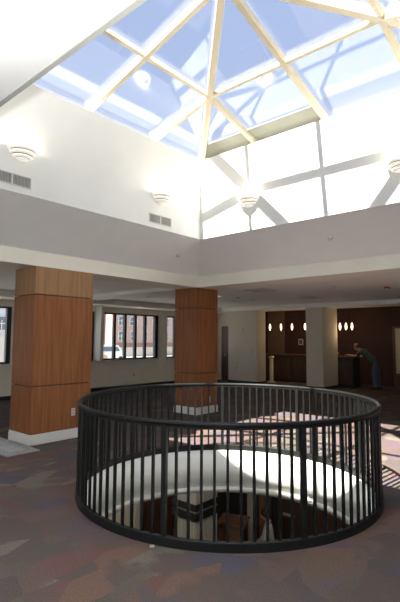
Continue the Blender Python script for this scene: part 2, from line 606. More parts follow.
# lower ceiling ring
cl = MB()
cl.box(RX0 - .2, HX0 - HT, RY0 - .2, RY1 + .2, ZC, ZC + .16)
cl.box(HX1 + HT, RX1 + .2, RY0 - .2, RY1 + .2, ZC, ZC + .16)
cl.box(HX0 - HT, HX1 + HT, HY1 + HT, RY1 + .2, ZC, ZC + .16)
struct('ceiling', cl, M['ceil'], 'grey lower ceiling around the coffer', 'ceiling')
rf = MB()
rf.box(RX0 - .2, WX0 - T, RY0 - .2, RY1 + .2, 4.9, 5.09)
rf.box(WX1 + T, RX1 + .2, RY0 - .2, RY1 + .2, 4.9, 5.09)
rf.box(WX0 - T, WX1 + T, WY1 + T, RY1 + .2, 4.9, 5.09)
rf.box(WX0 - T, WX1 + T, RY0 - .2, WY0 - T, 4.9, 5.09)
struct('roof', rf, M['dullgrey'], 'flat roof around the skylight', 'roof')

# ------------------------------------------------------------------ setting: outer walls
wins = [(-4.90, -2.50), (-2.12, 0.31), (0.62, 2.92), (3.28, 5.65), (6.07, 8.40)]
WZ0, WZ1 = 0.93, 2.44
wl = MB()
wl.box(RX0 - .2, RX0, RY0, RY1, 0, WZ0)
wl.box(RX0 - .2, RX0, RY0, RY1, WZ1, ZC)
ys = [RY0] + [v for w in wins for v in w] + [RY1]
for i in range(0, len(ys), 2):
    wl.box(RX0 - .2, RX0, ys[i], ys[i + 1], WZ0, WZ1)
struct('wall_left', wl, M['wall'], 'beige window wall on the left', 'wall')
struct('trim_window_bulkhead', MB().box(RX0, RX0 + .75, RY0, RY1, 2.62, ZC), M['header'], 'pale bulkhead over the left windows', 'bulkhead')
struct('baseboard_left', MB().box(RX0, RX0 + .02, RY0, RY1, 0, .1), M['blackstuff'], 'dark baseboard under the windows', 'baseboard')
nw = MB()
nw.box(RX0, RX1, RY0 - .2, RY0, 0, .35)
nw.box(RX0, RX1, RY0 - .2, RY0, 2.65, ZS)
fill_nwin = [(RX0 + .5 + k * 2.9, RX0 + 3.0 + k * 2.9) for k in range(6)]  # unseen windows, added to let daylight into the room
xs = [RX0] + [v for w in fill_nwin for v in w] + [RX1]
for i in range(0, len(xs), 2):
    nw.box(xs[i], xs[i + 1], RY0 - .2, RY0, .35, 2.65)
struct('wall_near', nw, M['wall'], 'wall behind the camera with tall windows added for daylight', 'wall')
for i, (a, b) in enumerate(fill_nwin):
    w = bpy.data.objects.new('window_%d' % (i + 11), None)
    COL.objects.link(w)
    w['kind'] = 'structure'
    w.location = ((a + b) / 2, RY0 - .1, .35)
    h = (b - a) / 2
    fr = MB()
    for q in ((-h, -h + .06, 0, 2.3), (h - .06, h, 0, 2.3), (-.03, .03, .06, 2.24), (-h + .06, h - .06, 0, .06), (-h + .06, h - .06, 2.24, 2.3)):
        fr.box(q[0], q[1], -.05, .05, q[2], q[3])
    fr.build('window_frame', M['black'], w)
    MB().box(-h + .05, h - .05, -.008, .008, .05, 2.25).build('pane', M['winglass'], w)
rw = MB()
rw.box(RX1, RX1 + .2, RY0, RY1, 0, .35)
rw.box(RX1, RX1 + .2, RY0, RY1, 2.65, ZC)
fill_rwin = [(-9.4 + k * 2.9, -6.9 + k * 2.9) for k in range(4)]  # more unseen windows, added for the daylight they bring
ys = [RY0] + [v for w in fill_rwin for v in w] + [RY1]
for i in range(0, len(ys), 2):
    rw.box(RX1, RX1 + .2, ys[i], ys[i + 1], .35, 2.65)
struct('wall_right', rw, M['wall'], 'wall to the right with tall windows added for daylight', 'wall')
for i, (a, b) in enumerate(fill_rwin):
    w = bpy.data.objects.new('window_%d' % (i + 21), None)
    COL.objects.link(w)
    w['kind'] = 'structure'
    w.location = (RX1 + .1, (a + b) / 2, .35)
    h = (b - a) / 2
    fr = MB()
    for q in ((-h, -h + .06, 0, 2.3), (h - .06, h, 0, 2.3), (-.03, .03, .06, 2.24), (-h + .06, h - .06, 0, .06), (-h + .06, h - .06, 2.24, 2.3)):
        fr.box(-.05, .05, q[0], q[1], q[2], q[3])
    fr.build('window_frame', M['black'], w)
    MB().box(-.008, .008, -h + .05, h - .05, .05, 2.25).build('pane', M['winglass'], w)
struct('wall_far', MB().box(RX0, RX1, RY1, RY1 + .2, 0, ZC), M['maroon'], 'dark maroon wall behind the bar', 'wall')
struct('trim_bulkhead_far', MB().box(RX0, RX1, 8.20, 8.75, 2.67, ZC), M['ceil'], 'ceiling bulkhead over the cream piers', 'bulkhead')
struct('wall_taupe', MB().box(-5.75, -4.95, 10.93, 11.0, 0, ZC), M['taupe'], 'taupe panel of wall left of the bar lamps', 'wall')
struct('wall_side', MB().box(RX0, -5.75, 8.80, 9.0, 0, ZC), M['pier'], 'short wall between windows and pier', 'wall')
# lower storey walls
struct('wall_lower_left', MB().box(-4.2, -4.0, -8, 4.5, ZL, -0.57), M['wall'], 'beige wall of the storey below', 'wall')
struct('wall_lower_far', MB().box(-4.2, 9, 4.5, 4.7, ZL, -0.57), M['lowwall'], 'dark far wall of the storey below', 'wall')
struct('wall_lower_right', MB().box(8.8, 9, -8, 4.5, ZL, -0.57), M['wall'], 'right wall of the storey below', 'wall')
struct('wall_lower_near', MB().box(-4.2, 9, -8.2, -8, ZL, -0.57), M['wall'], 'near wall of the storey below', 'wall')

# windows
for i, (a, b) in enumerate(wins):
    w = bpy.data.objects.new('window_%d' % (i + 1), None)
    COL.objects.link(w)
    w['kind'] = 'structure'
    w.location = (RX0 - .1, (a + b) / 2, WZ0)
    h = (b - a) / 2
    H = WZ1 - WZ0
    fr = MB()
    fr.box(-.05, .05, -h, h, 0, .05)
    fr.box(-.05, .05, -h, h, H - .05, H)
    fr.box(-.05, .05, -h, -h + .05, .05, H - .05)
    fr.box(-.05, .05, h - .12, h, .05, H - .05)
    fr.build('window_frame', M['black'], w)
    n = 5
    inner0, inner1 = -h + .05, h - .12
    for k in range(1, n):
        y = inner0 + (inner1 - inner0) * k / n
        MB().box(-.045, .045, y - .045, y + .045, .05, H - .05).build('mullion', M['black'], w)
    MB().box(-.008, .008, inner0 - .01, inner1 + .01, .04, H - .04).build('pane', M['winglass'], w)
    sl = MB()
    sl.bevbox(.04, .16, -h - .03, h + .03, -.045, .0, .008)
    sl.build('window_sill', M['winwhite'], w)
    # white side reveal facing the room
    rv = MB()
    rv.box(.05, .115, -h - .10, -h, 0, H)
    rv.box(.05, .115, h, h + .10, 0, H)
    rv.build('window_casing', M['winwhite'], w)

struct('trim_pilaster', MB().bevbox(RX0, RX0 + .30, 2.95, 3.03, WZ0, 2.62, .01), M['base'], 'white fin left of the middle window', 'trim')

# ------------------------------------------------------------------ pyramid skylight
sky = thing('pyramid_skylight', 'cream framed pyramid glass skylight over the white well', 'skylight', (SX, SY, ZB))
hx, hy = HXS, HYS
RISE = ZA - ZB
corners = [P(-hx, -hy, 0), P(hx, -hy, 0), P(hx, hy, 0), P(-hx, hy, 0)]
apex = P(0, 0, RISE)
DEP = 0.10
bf = MB()
zb0 = ZT - ZB
bf.box(-hx - T, hx + T, hy, hy + T, zb0, DEP)
bf.box(-hx - T, hx + T, -hy - T, -hy, zb0, DEP)
bf.box(-hx - T, -hx, -hy, hy, zb0, DEP)
bf.box(hx, hx + T, -hy, hy, zb0, DEP)
bf.build('base_frame', M['frame'], sky)
for c in corners:
    MB().bar(c, apex, .10, DEP + .03, (0, 0, 1)).build('hip_rafter', M['frame'], sky)
MB().lathe([(0.001, -.05), (.12, -.03), (.13, .10), (.001, .13)], (0, 0, RISE), 12).build('apex_hub', M['frame'], sky)
for i in range(4):
    A, B = corners[i], corners[(i + 1) % 4]
    nrm = (B - A).cross(apex - A).normalized()
    if nrm.z < 0:
        nrm = -nrm
    lerp = lambda p, q, t: p + (q - p) * t
    nodeA, nodeB = lerp(A, apex, .5), lerp(B, apex, .5)
    q1, mid, q3 = lerp(A, B, .25), lerp(A, B, .5), lerp(A, B, .75)
    mm = lerp(nodeA, nodeB, .5)
    MB().bar(mid, apex, .075, DEP, nrm).build('rafter', M['frame'], sky)
    MB().bar(q1, nodeA, .075, DEP, nrm).build('jack_rafter', M['frame'], sky)
    MB().bar(q3, nodeB, .075, DEP, nrm).build('jack_rafter', M['frame'], sky)
    MB().bar(nodeA, nodeB, .055, DEP * .8, nrm, lift=.015).build('purlin', M['frame'], sky)
    off = nrm * 0.02
    base = nrm * DEP
    for poly in ([A, q1, nodeA], [q1, mid, mm, nodeA], [mid, q3, nodeB, mm], [q3, B, nodeB], [nodeA, mm, apex], [mm, nodeB, apex]):
        MB().prism([p + base for p in poly], off).build('pane', M['glass'], sky)
# guessed opaque strip for a shaded grey band, two left bays of far face
A, B = corners[2], corners[3]
nrm = Vector((0, RISE, hy)).normalized()
lerp = lambda p, q, t: p + (q - p) * t
nodeB = lerp(B, apex, .5)
s0, s1 = lerp(B, lerp(B, apex, .5), .0), lerp(A, B, .5)
ev = MB()
kk = 0.30
e0, e1 = B, s1
e2, e3 = lerp(lerp(A, B, .5), apex, kk * .5) , lerp(B, apex, kk * .5)
ev.prism([p + nrm * .075 for p in (e0, e1, e2, e3)], nrm * .02)
ev.build('grey_band_panel', M['dullgrey'], sky)

# ------------------------------------------------------------------ wood clad columns


def column(x0, x1, y0, y1, label, pale, outlet=None):
    t = thing('wood_clad_column', label, 'column', ((x0 + x1) / 2, (y0 + y1) / 2, 0))
    a, b = (x1 - x0) / 2, (y1 - y0) / 2
    MB().box(-a + .03, a - .03, -b + .03, b - .03, 0, ZH).build('core', M['groove'], t)
    for z0, z1, m in ((.156, .866, 'wood'), (.878, 2.276, 'wood'), (2.288, ZH, 'wood_pale' if pale else 'wood')):
        MB().bevbox(-a, a, -b, b, z0, z1, .004).build('veneer_panel', M[m], t)
    bs = MB()
    bs.bevbox(-a - .012, a + .012, -b - .012, b + .012, 0, .13, .006)
    bs.bevbox(-a - .006, a + .006, -b - .006, b + .006, .128, .156, .004)
    bs.build('baseboard', M['base'], t)
    if outlet:
        yy, zz = outlet
        o = MB().bevbox(a, a + .008, yy - .035, yy + .035, zz - .06, zz + .06, .003).build('outlet_cover', M['ivory'], t)
        o['label'] = 'small ivory outlet cover'
        s = MB()
        for dz in (-.025, .025):
            s.box(a + .008, a + .0095, yy - .015, yy + .015, zz + dz - .013, zz + dz + .013)
        s.build('socket', M['ventmid'], o)
    return t


column(-2.33, HX0, -1.915, -0.85, 'large wood panelled column at left with paler top panel', True, (-1.18 + 1.3825, .42))
column(-2.35, HX0, 1.83, 2.53, 'reddish wood panelled column behind the round railing', False, (2.24 - 2.18, .30))

# ------------------------------------------------------------------ round guard railing
rl = thing('round_guard_railing', 'black round metal guard railing around the floor opening', 'railing', (CX, CY, 0))
MB().lathe([(RAD + .022 * math.cos(k * PI / 6), .940 + .022 * math.sin(k * PI / 6)) for k in range(12)], n=160, loop=True).build('top_rail', M['rail'], rl)
MB().lathe([(1.585, .905), (1.611, .905), (1.611, .922), (1.585, .922)], n=160, loop=True, smooth=False).build('under_rail', M['rail'], rl)
MB().lathe([(1.578, .0), (1.578, .068), (1.584, .074), (1.614, .074), (1.620, .068), (1.620, .0)], n=160, loop=True, smooth=False).build('base_ring', M['rail'], rl)
NS = 99
a0 = math.radians(-69.9)
for k in range(NS):
    a = a0 + 2 * PI * k / NS
    x, y = math.cos(a) * RAD, math.sin(a) * RAD
    if k % 11 == 0:
        mb = MB().box(-.02, .02, -.02, .02, .07, .925)
        nm = 'post'
    else:
        mb = MB().box(-.0105, .0105, -.0105, .0105, .07, .91)
        nm = 'spindle'
    mb.xform(Matrix.Translation((x, y, 0)) @ Matrix.Rotation(a, 4, 'Z'))
    mb.build(nm, M['rail'], rl)


# ------------------------------------------------------------------ wall sconces
def make_sconce(label, loc, rz):
    t = thing('wall_sconce', label, 'wall lamp', loc, rz, 'stepped white wall sconces')
    # local: wall is x = 0, room is +x
    H2 = PI / 2
    MB().box(0, .012, -.19, .19, -.05, .02).build('back_plate', M['sconce'], t)
    MB().lathe([(.001, -.150), (.085, -.135), (.14, -.085), (.178, -.02), (.170, -.02), (.13, -.08), (.08, -.125), (.001, -.14)],
               n=24, a0=-H2, a1=H2).build('bowl', M['slot'], t)
    for r0, r1, z0, z1 in ((.190, .208, -.042, .006), (.158, .180, -.092, -.058), (.112, .140, -.130, -.106)):
        MB().lathe([(r0, z0), (r0 + (r1 - r0) * .4, z0 - .002), (r1, z1), (r1 - .022, z1), (r0 - .02, z0)], n=24, a0=-H2, a1=H2, loop=True).build('tier', M['sconce'], t)
    MB().lathe([(.001, -.165), (.05, -.16), (.090, -.142), (.085, -.132), (.001, -.132)], n=24, a0=-H2, a1=H2).build('bottom_cap', M['sconce'], t)
    MB().lathe([(.001, -.035), (.02, -.028), (.028, 0.0), (.02, .028), (.001, .035)], c=(.085, 0, -.05), n=12).build('bulb', M['bulb'], t)
    return t


def sconce_light(t):
    d = bpy.data.lights.new('sconce_light', 'POINT')
    d.energy = 3.2
    d.color = (1.0, .88, .70)
    d.shadow_soft_size = .03
    o = bpy.data.objects.new('sconce_light', d)
    COL.objects.link(o)
    o.parent = t
    o.location = (.085, 0, .03)


sc1 = make_sconce('white sconce at far left on the shaded well wall', (WX0, -2.60, 4.125), 0)
scs = [sc1,
       dup(sc1, (WX0, -0.03, 4.135), 0, 'white sconce on the shaded well wall next to the far corner'),
       dup(sc1, (.255, WY1, 4.10), -PI / 2, 'white sconce in the middle of the skylight bar shadows on sunlit wall'),
       dup(sc1, (2.83, WY1, 4.10), -PI / 2, 'white sconce at the right picture edge on sunlit wall')]
for t in scs:
    sconce_light(t)


# ------------------------------------------------------------------ well vents
def make_vent(label, loc):
    t = thing('air_vent', label, 'vent', loc, 0, 'wall vents under the left sconces')
    w, h = .265, .078
    f = MB()
    f.box(0, .012, -w, w, h - .012, h)
    f.box(0, .012, -w, w, -h, -h + .012)
    f.box(0, .012, -w, -w + .012, -h + .012, h - .012)
    f.box(0, .012, w - .012, w, -h + .012, h - .012)
    f.box(0, .012, -.012, .012, -h + .012, h - .012)
    f.build('vent_frame', M['vent'], t)
    MB().box(0, .003, -w + .01, w - .01, -h + .01, h - .01).build('backing', M['ventdark'], t)
    bl = MB()
    n = 26
    for k in range(n):
        y = -w + .02 + (2 * w - .04) * k / (n - 1)
        bl.box(.003, .011, y - .005, y + .005, -h + .012, h - .012)
    bl.build('blades', M['ventmid'], t)
    return t


v1 = make_vent('grey wall vent cut by the left picture edge', (WX0, -2.72, 3.690))
dup(v1, (WX0, -.035, 3.688), 0, 'grey wall vent nearer the far corner of the well')

# sprinkler covers on the sloping soffits
for nm, loc, nv, lb in (('left', P(-1.30, .824, 3.234), P(.574, 0, -.779), 'small round sprinkler cover on the left sloping soffit'),
                        ('far', P(1.584, 1.40, 3.258), P(0, -.574, -.80), 'small round sprinkler cover on the far sloping soffit')):
    q = nv.normalized().to_track_quat('Z', 'Y')
    mb = MB().lathe([(.045, 0), (.045, .006), (.032, .012), (.001, .012)], n=20)
    mb.lathe([(.014, .012), (.012, .035), (.022, .038), (.022, .042), (.001, .042)], n=14)
    o = mb.build('sprinkler_cover', M['ivory'])
    o.rotation_euler = q.to_euler()
    # stand on the slope plane
    if nm == 'left':
        tt = (loc.x - HX0) / (WX0 - HX0)
    else:
        tt = (HY1 - loc.y) / (HY1 - WY1)
    loc.z = ZHT + (ZS - ZHT) * tt
    o.location = loc
    tag(o, lb, 'sprinkler', 'sprinkler covers on the coffer')

# ------------------------------------------------------------------ cream piers
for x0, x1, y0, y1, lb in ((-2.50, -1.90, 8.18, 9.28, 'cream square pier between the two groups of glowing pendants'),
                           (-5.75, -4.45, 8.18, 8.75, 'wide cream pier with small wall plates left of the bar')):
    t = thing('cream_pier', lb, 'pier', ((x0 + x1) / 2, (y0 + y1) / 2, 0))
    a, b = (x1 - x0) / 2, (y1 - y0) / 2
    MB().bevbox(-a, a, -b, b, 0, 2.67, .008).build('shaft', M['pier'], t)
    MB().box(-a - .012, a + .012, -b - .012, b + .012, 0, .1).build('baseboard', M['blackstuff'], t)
    if a > .5:
        for xx, zz in ((.05, 1.95), (.42, 1.15), (-.25, .55)):
            o = MB().bevbox(xx - .035, xx + .035, -b - .008, -b, zz - .055, zz + .055, .003).build('wall_plate', M['ventmid'], t)
            MB().box(xx - .008, xx + .008, -b - .014, -b - .008, zz - .018, zz + .018).build('toggle', M['ivory'], o)

# dark door in the short wall
d1 = bpy.data.objects.new('door_1', None)
COL.objects.link(d1)
d1['kind'] = 'structure'
d1.location = (-6.12, 8.80, 0)
MB().bevbox(-.34, .34, -.03, 0, 0.005, 2.06, .004).build('door_leaf', M['darkdoor'], d1)
f = MB()
f.box(-.42, -.34, -.04, 0, 0, 2.13)
f.box(.34, .368, -.04, 0, 0, 2.13)
f.box(-.34, .34, -.04, 0, 2.06, 2.13)
f.build('door_frame', M['darkwood'], d1)
MB().tube((-.24, -.03, 1.0), (-.24, -.09, 1.0), .012).tube((-.24, -.085, 1.0), (-.14, -.085, 1.0), .01).build('door_handle', M['vent'], d1)

# light switch / outlet on window wall
t = thing('wall_outlet', 'small pale outlet on beige wall below the middle window', 'outlet', (RX0, 4.55, .42))
MB().bevbox(0, .008, -.035, .035, -.057, .057, .003).build('cover_plate', M['ivory'], t)
s = MB()
for dz in (-.025, .025):
    s.box(.008, .010, -.016, .016, dz - .014, dz + .014)
s.build('socket', M['ventdark'], t)

# ------------------------------------------------------------------ ceiling fittings


def downlight(label, x, y, z=ZC, lit=False):
    t = thing('recessed_downlight', label, 'ceiling light', (x, y, z), 0, 'recessed ceiling downlights')
    MB().lathe([(.07, 0), (.105, 0), (.105, -.006), (.095, -.012), (.07, -.006)], n=28, loop=True).build('trim_ring', M['ivory'], t)
    MB().lathe([(.07, -.003), (.001, -.003), (.001, -.001), (.07, -.001)], n=28).build('lens', M['lamp' if lit else 'lampdim'], t)
    return t


downlight('round downlight nearest the right end of the cream beam', .385, 4.013)
downlight('round downlight between cream pier and red strobe', .314, 5.581)
downlight('round downlight nearest the bulkhead at right', .244, 7.215)
downlight('round downlight just right of the reddish column top', -3.05, 4.271, lit=True)
downlight('round downlight above the wide cream pier', -3.055, 5.87)
downlight('round downlight in the ceiling before the middle window', -4.811, 3.27)

t = thing('fire_alarm_strobe', 'red fire alarm strobe on the ceiling at right', 'alarm', (1.259, 4.957, ZC))
MB().bevbox(-.06, .06, -.06, .06, -.035, 0, .008).build('housing', M['red'], t)
MB().lathe([(.001, -.06), (.025, -.055), (.032, -.035)], n=16).build('lens', M['ivory'], t)


def diffuser(label, x, y):
    t = thing('ceiling_diffuser', label, 'ceiling vent', (x, y, ZC), 0, 'square ceiling air diffusers')
    f = MB()
    for r in (.30, .21, .12):
        w = .05
        f.hexa([P(-r, -r, 0), P(r, -r, 0), P(r, -r + w, -.02), P(-r, -r + w, -.02)], [P(-r, -r, -.006), P(r, -r, -.006), P(r, -r + w, -.026), P(-r, -r + w, -.026)])
        f.hexa([P(-r, r, 0), P(r, r, 0), P(r, r - w, -.02), P(-r, r - w, -.02)], [P(-r, r, -.006), P(r, r, -.006), P(r, r - w, -.026), P(-r, r - w, -.026)])
        f.hexa([P(-r, -r, 0), P(-r, r, 0), P(-r + w, r, -.02), P(-r + w, -r, -.02)], [P(-r, -r, -.006), P(-r, r, -.006), P(-r + w, r, -.026), P(-r + w, -r, -.026)])
        f.hexa([P(r, -r, 0), P(r, r, 0), P(r - w, r, -.02), P(r - w, -r, -.02)], [P(r, -r, -.006), P(r, r, -.006), P(r - w, r, -.026), P(r - w, -r, -.026)])
    f.build('louvre_cone', M['ivory'], t)
    MB().box(-.29, .29, -.29, .29, -.002, 0).build('backing', M['ventdark'], t)
    return t


diffuser('square air diffuser right behind the cream beam corner', -1.30, 3.66)
diffuser('square air diffuser over the narrow cream pier', -1.27, 6.03)

# smoke detector
t = thing('smoke_detector', 'dark round smoke detector on ceiling behind reddish column', 'smoke detector', (-2.83, 4.85, ZC))
MB().lathe([(.055, 0), (.055, -.015), (.04, -.035), (.001, -.04)], n=20).build('housing', M['ventmid'], t)
MB().lathe([(.066, 0), (.066, -.008), (.055, -.010)], n=20).build('mount', M['ivory'], t)


# ------------------------------------------------------------------ pendants
def make_pendant(label, loc, group):
    t = thing('pendant_lamp', label, 'pendant lamp', loc, 0, group)
    MB().lathe([(.001, -.125), (.016, -.115), (.031, -.065), (.037, -.01), (.032, .055), (.019, .105), (.012, .12), (.001, .125)], n=18).build('glass_shade', M['pend'], t)
    MB().lathe([(.001, .165), (.016, .16), (.02, .125), (.001, .125)], n=12).build('cap', M['black'], t)
    top = ZC - loc[2]
    MB().tube((0, 0, .16), (0, 0, top - .02), .004, n=6).build('cord', M['black'], t)
    MB().lathe([(.001, top - .025), (.05, top - .02), (.055, top), (.001, top)], n=16).build('canopy', M['black'], t)
    d = bpy.data.lights.new('pendant_light', 'POINT')
    d.energy = 2.2
    d.color = (1, .72, .42)
    d.shadow_soft_size = .06
    o = bpy.data.objects.new('pendant_light', d)
    COL.objects.link(o)
    o.parent = t
    o.location = (0, 0, -.20)
    return t


pl = ('glowing pendant lamp at the left end of the row of four over the bar', 'second glowing pendant from the left in the row of four over the bar',
      'third glowing pendant from the left in the row of four over the bar', 'glowing pendant touching the left edge of the narrow cream pier')
for lb, x in zip(pl, (-4.731, -4.242, -3.771, -3.235)):
    make_pendant(lb, (x, 9.5, 2.085), 'pendants over the bar')
for lb, x in zip(('glowing pendant nearest the cream pier in the close trio at right', 'middle glowing pendant of the close trio at right', 'rightmost glowing pendant of the close trio by the maroon wall'),
                 (-1.899, -1.684, -1.473)):
    make_pendant(lb, (x, 9.5, 2.07), 'pendants over the host desk')

# ------------------------------------------------------------------ bar, desk, door at the back
t = thing('bar_counter', 'dark wood bar counter under the row of four pendants', 'counter', (-4.30, 10.2, 0))
MB().bevbox(-1.45, 1.95, -.28, .28, .08, 1.00, .01).build('counter_front', M['darkwood'], t)
MB().bevbox(-1.50, 2.0, -.36, .33, 1.00, 1.05, .01).build('counter_top', M['darkdoor'], t)
MB().box(-1.40, 1.90, -.24, .24, 0, .08).build('plinth', M['blackstuff'], t)
for k in range(6):
    x = -1.25 + k * .52
    MB().bevbox(x, x + .46, -.295, -.28, .18, .90, .006).build('raised_panel', M['darkwood'], t)
t = thing('stanchion_post', 'pale slim post standing before the left end of the bar', 'post', (-4.62, 9.4, 0))
MB().lathe([(.16, 0), (.16, .02), (.05, .05), (.045, .06), (.001, .06)], n=20).build('foot', M['pier'], t)
MB().lathe([(.075, .055), (.075, .92), (.001, .92)], n=16).build('pole', M['pier'], t)
MB().lathe([(.085, .90), (.11, .93), (.10, .97), (.001, .99)], n=16).build('cap', M['cream'], t)
t = thing('wall_plaque', 'small pale plaque on the dark wall above the bar', 'plaque', (-4.22, 10.985, 1.52))
MB().bevbox(-.11, .11, -.02, 0, -.12, .12, .01).build('board', M['ventmid'], t)
MB().bevbox(-.08, .08, -.026, -.02, -.09, .09, .004).build('face', M['taupe'], t)

t = thing('host_desk', 'black host desk the bending person leans over', 'desk', (-1.78, 9.68, 0))
MB().bevbox(-.36, .36, -.30, .30, .0, 1.0, .01).build('desk_body', M['blackstuff'], t)
MB().bevbox(-.40, .40, -.34, .34, 1.0, 1.04, .01).build('desk_top', M['darkwood'], t)
MB().bevbox(-.32, .32, -.315, -.30, .12, .90, .006).build('front_panel', M['darkwood'], t)

t = thing('cream_door_panel', 'cream door panel in the maroon wall at the right edge', 'door', (-.02, 10.96, 0))
MB().bevbox(-.52, .55, -.02, .04, .46, 2.02, .006).build('upper_panel', M['cream'], t)
MB().bevbox(-.52, .55, -.02, .04, .0, .46, .006).build('dark_lower_panel', M['darkdoor'], t)  # darkness below the cream put in as a dark lower panel
MB().box(-.60, -.52, -.04, .04, 0, 2.08).box(.55, .63, -.04, .04, 0, 2.08).box(-.52, .55, -.04, .04, 2.02, 2.08).build('door_frame', M['darkwood'], t)
MB().tube((-.40, -.02, 1.02), (-.40, -.07, 1.02), .02).build('knob', M['vent'], t)

# ------------------------------------------------------------------ people


def skin_chain(verts, edges, radii, root=0, sub=2):
    """skinned, smoothed mesh data grown round a joint skeleton"""
    me = bpy.data.meshes.new('figure')
    me.from_pydata([tuple(v) for v in verts], edges, [])
    o = bpy.data.objects.new('figure', me)
    COL.objects.link(o)
    sk = o.modifiers.new('skin', 'SKIN')
    sk.use_smooth_shade = True
    lay = me.skin_vertices[0]
    for i, r in enumerate(radii):
        r = r if isinstance(r, tuple) else (r, r)
        lay.data[i].radius = r
        lay.data[i].use_root = (i == root)
    ss = o.modifiers.new('smooth', 'SUBSURF')
    ss.levels = sub
    ss.render_levels = sub
    dg = bpy.context.evaluated_depsgraph_get()
    out = bpy.data.meshes.new_from_object(o.evaluated_get(dg))
    bpy.data.objects.remove(o)
    bpy.data.meshes.remove(me)
    for p in out.polygons:
        p.use_smooth = True
    return out


class Skel:
    def __init__(self):
        self.v, self.e, self.r, self.n = [], [], [], {}
        self.head = None

    def j(self, name, co, r, par=None):
        self.n[name] = len(self.v)
        self.v.append(Vector(co))
        self.r.append(r)
        if par:
            self.e.append((self.n[par], self.n[name]))
        return self

    def obj(self, name, m, parent, sub=2):
        me = skin_chain(self.v, self.e, self.r, 0, sub)
        me.name = name
        if self.head:
            bm = bmesh.new()
            bm.from_mesh(me)
            nv = [bm.verts.new(p) for p in self.head.v]
            for q in self.head.f:
                bm.faces.new([nv[i] for i in q]).smooth = True
            bmesh.ops.remove_doubles(bm, verts=nv, dist=.0004)
            bmesh.ops.recalc_face_normals(bm, faces=bm.faces)
            bm.to_mesh(me)
            bm.free()
        me.materials.append(m)
        o = bpy.data.objects.new(name, me)
        COL.objects.link(o)
        o.parent = parent
        return o


def hand(sk, wrist, tip_dir, side_dir, side):
    """palm, four fingers of different lengths and a thumb, lightly curled"""
    t = Vector(tip_dir).normalized()
    s = Vector(side_dir).normalized()
    d = t.cross(s).normalized()
    if d.z > 0:
        d = -d
    w = Vector(sk.v[sk.n[wrist]])
    p = 'palm' + side
    sk.j(p, w + t * .05, (.036, .018), wrist)
    for i, (off, ln) in enumerate(((-.027, .068), (-.009, .078), (.009, .073), (.027, .058))):
        a = 'k%d%s' % (i, side)
        sk.j(a, w + t * .088 + s * off, .0105, p)
        sk.j(a + 'm', w + t * (.088 + ln * .5) + s * off * 1.1 + d * .010, .009, a)
        sk.j(a + 't', w + t * (.088 + ln * .86) + s * off * 1.1 + d * .032, .007, a + 'm')
    q = 'th' + side
    sk.j(q, w + t * .035 - s * .040 + d * .006, .013, p)
    sk.j(q + 'm', w + t * .070 - s * .060 + d * .016, .010, q)
    sk.j(q + 't', w + t * .098 - s * .058 + d * .026, .008, q + 'm')


def head_point(th, ph, grow=0.0):
    """surface of a head, face towards +x; th from the crown, ph from the face"""
    x, y, z = math.sin(th) * math.cos(ph), math.sin(th) * math.sin(ph), math.cos(th)
    low = max(0.0, -z)
    px = (.096 if x > 0 else .100) * x * (1 - .16 * low) + .018 * low
    py = .076 * y * (1 - .30 * low * low)
    pz = .120 * z
    g = lambda a, b, sa, sb: math.exp(-((a / sa) ** 2 + (b / sb) ** 2))
    if x > 0:
        px += .024 * g(y, z + .16, .16, .20) * x          # nose
        px -= .007 * (g(y - .42, z - .08, .16, .14) + g(y + .42, z - .08, .16, .14))   # eye sockets
        px += .005 * g(y, z - .28, .6, .12)               # brow
        px += .006 * g(y, z + .50, .30, .09)              # lips
        px += .008 * g(y, z + .80, .35, .15)              # chin
    e = g(x + .05, z + .02, .14, .24) * .020
    py += math.copysign(e, y) if abs(y) > .6 else 0       # ears
    n = Vector((x, y, z))
    return Vector((px, py, pz)) + n * grow


def head_mesh(pos, rot):
    mtx = Matrix.Translation(pos) @ rot
    mb = MB()
    nu, nv = 44, 30
    vs = [mtx @ head_point(0.001 + (PI - .002) * v / nv, 2 * PI * u / nu) for v in range(nv + 1) for u in range(nu)]
    fs = [(v * nu + u, v * nu + (u + 1) % nu, (v + 1) * nu + (u + 1) % nu, (v + 1) * nu + u) for v in range(nv) for u in range(nu)]
    return mb.add(vs, fs, 0, True)


def head_parts(parent, pos, rot, hairm, longhair=False):
    """eyes, mouth and hair set on the head"""
    mtx = Matrix.Translation(pos) @ rot
    e = MB()
    for s in (-1, 1):
        p = head_point(math.acos(.08), s * .43)
        e.lathe([(.001, -.008), (.008, -.005), (.010, 0), (.008, .005), (.001, .008)], (p.x - .003, p.y, p.z), 10)
    e.xform(mtx).build('eyes', M['eye'], parent)
    mo = MB()
    p = head_point(math.acos(-.50), 0)
    mo.bevbox(p.x - .008, p.x + .003, -.022, .022, p.z - .005, p.z + .005, .003)
    mo.xform(mtx).build('mouth', M['lip_skin'], parent)
    h = MB()
    nr, seg = 12, 36
    vs = []
    for grow in (.014, -.004):
        for i in range(nr + 1):
            for k in range(seg):
                ph = 2 * PI * k / seg
                back = (1 - math.cos(ph)) / 2
                lim = .98 + (1.45 if longhair else 1.05) * back ** .8
                th = .001 + lim * i / nr
                vs.append(head_point(th, ph, grow + (.003 * math.sin(7 * ph + 2 * i) if grow > 0 else 0)))
    m = (nr + 1) * seg
    fs = []
    for i in range(nr):
        for k in range(seg):
            k2 = (k + 1) % seg
            fs.append((i * seg + k, i * seg + k2, (i + 1) * seg + k2, (i + 1) * seg + k))
            fs.append((m + i * seg + k, m + (i + 1) * seg + k, m + (i + 1) * seg + k2, m + i * seg + k2))
    for k in range(seg):
        k2 = (k + 1) % seg
        fs.append((nr * seg + k, nr * seg + k2, m + nr * seg + k2, m + nr * seg + k))
    return h.add(vs, fs, 0, True).xform(mtx).build('hair', hairm, parent)


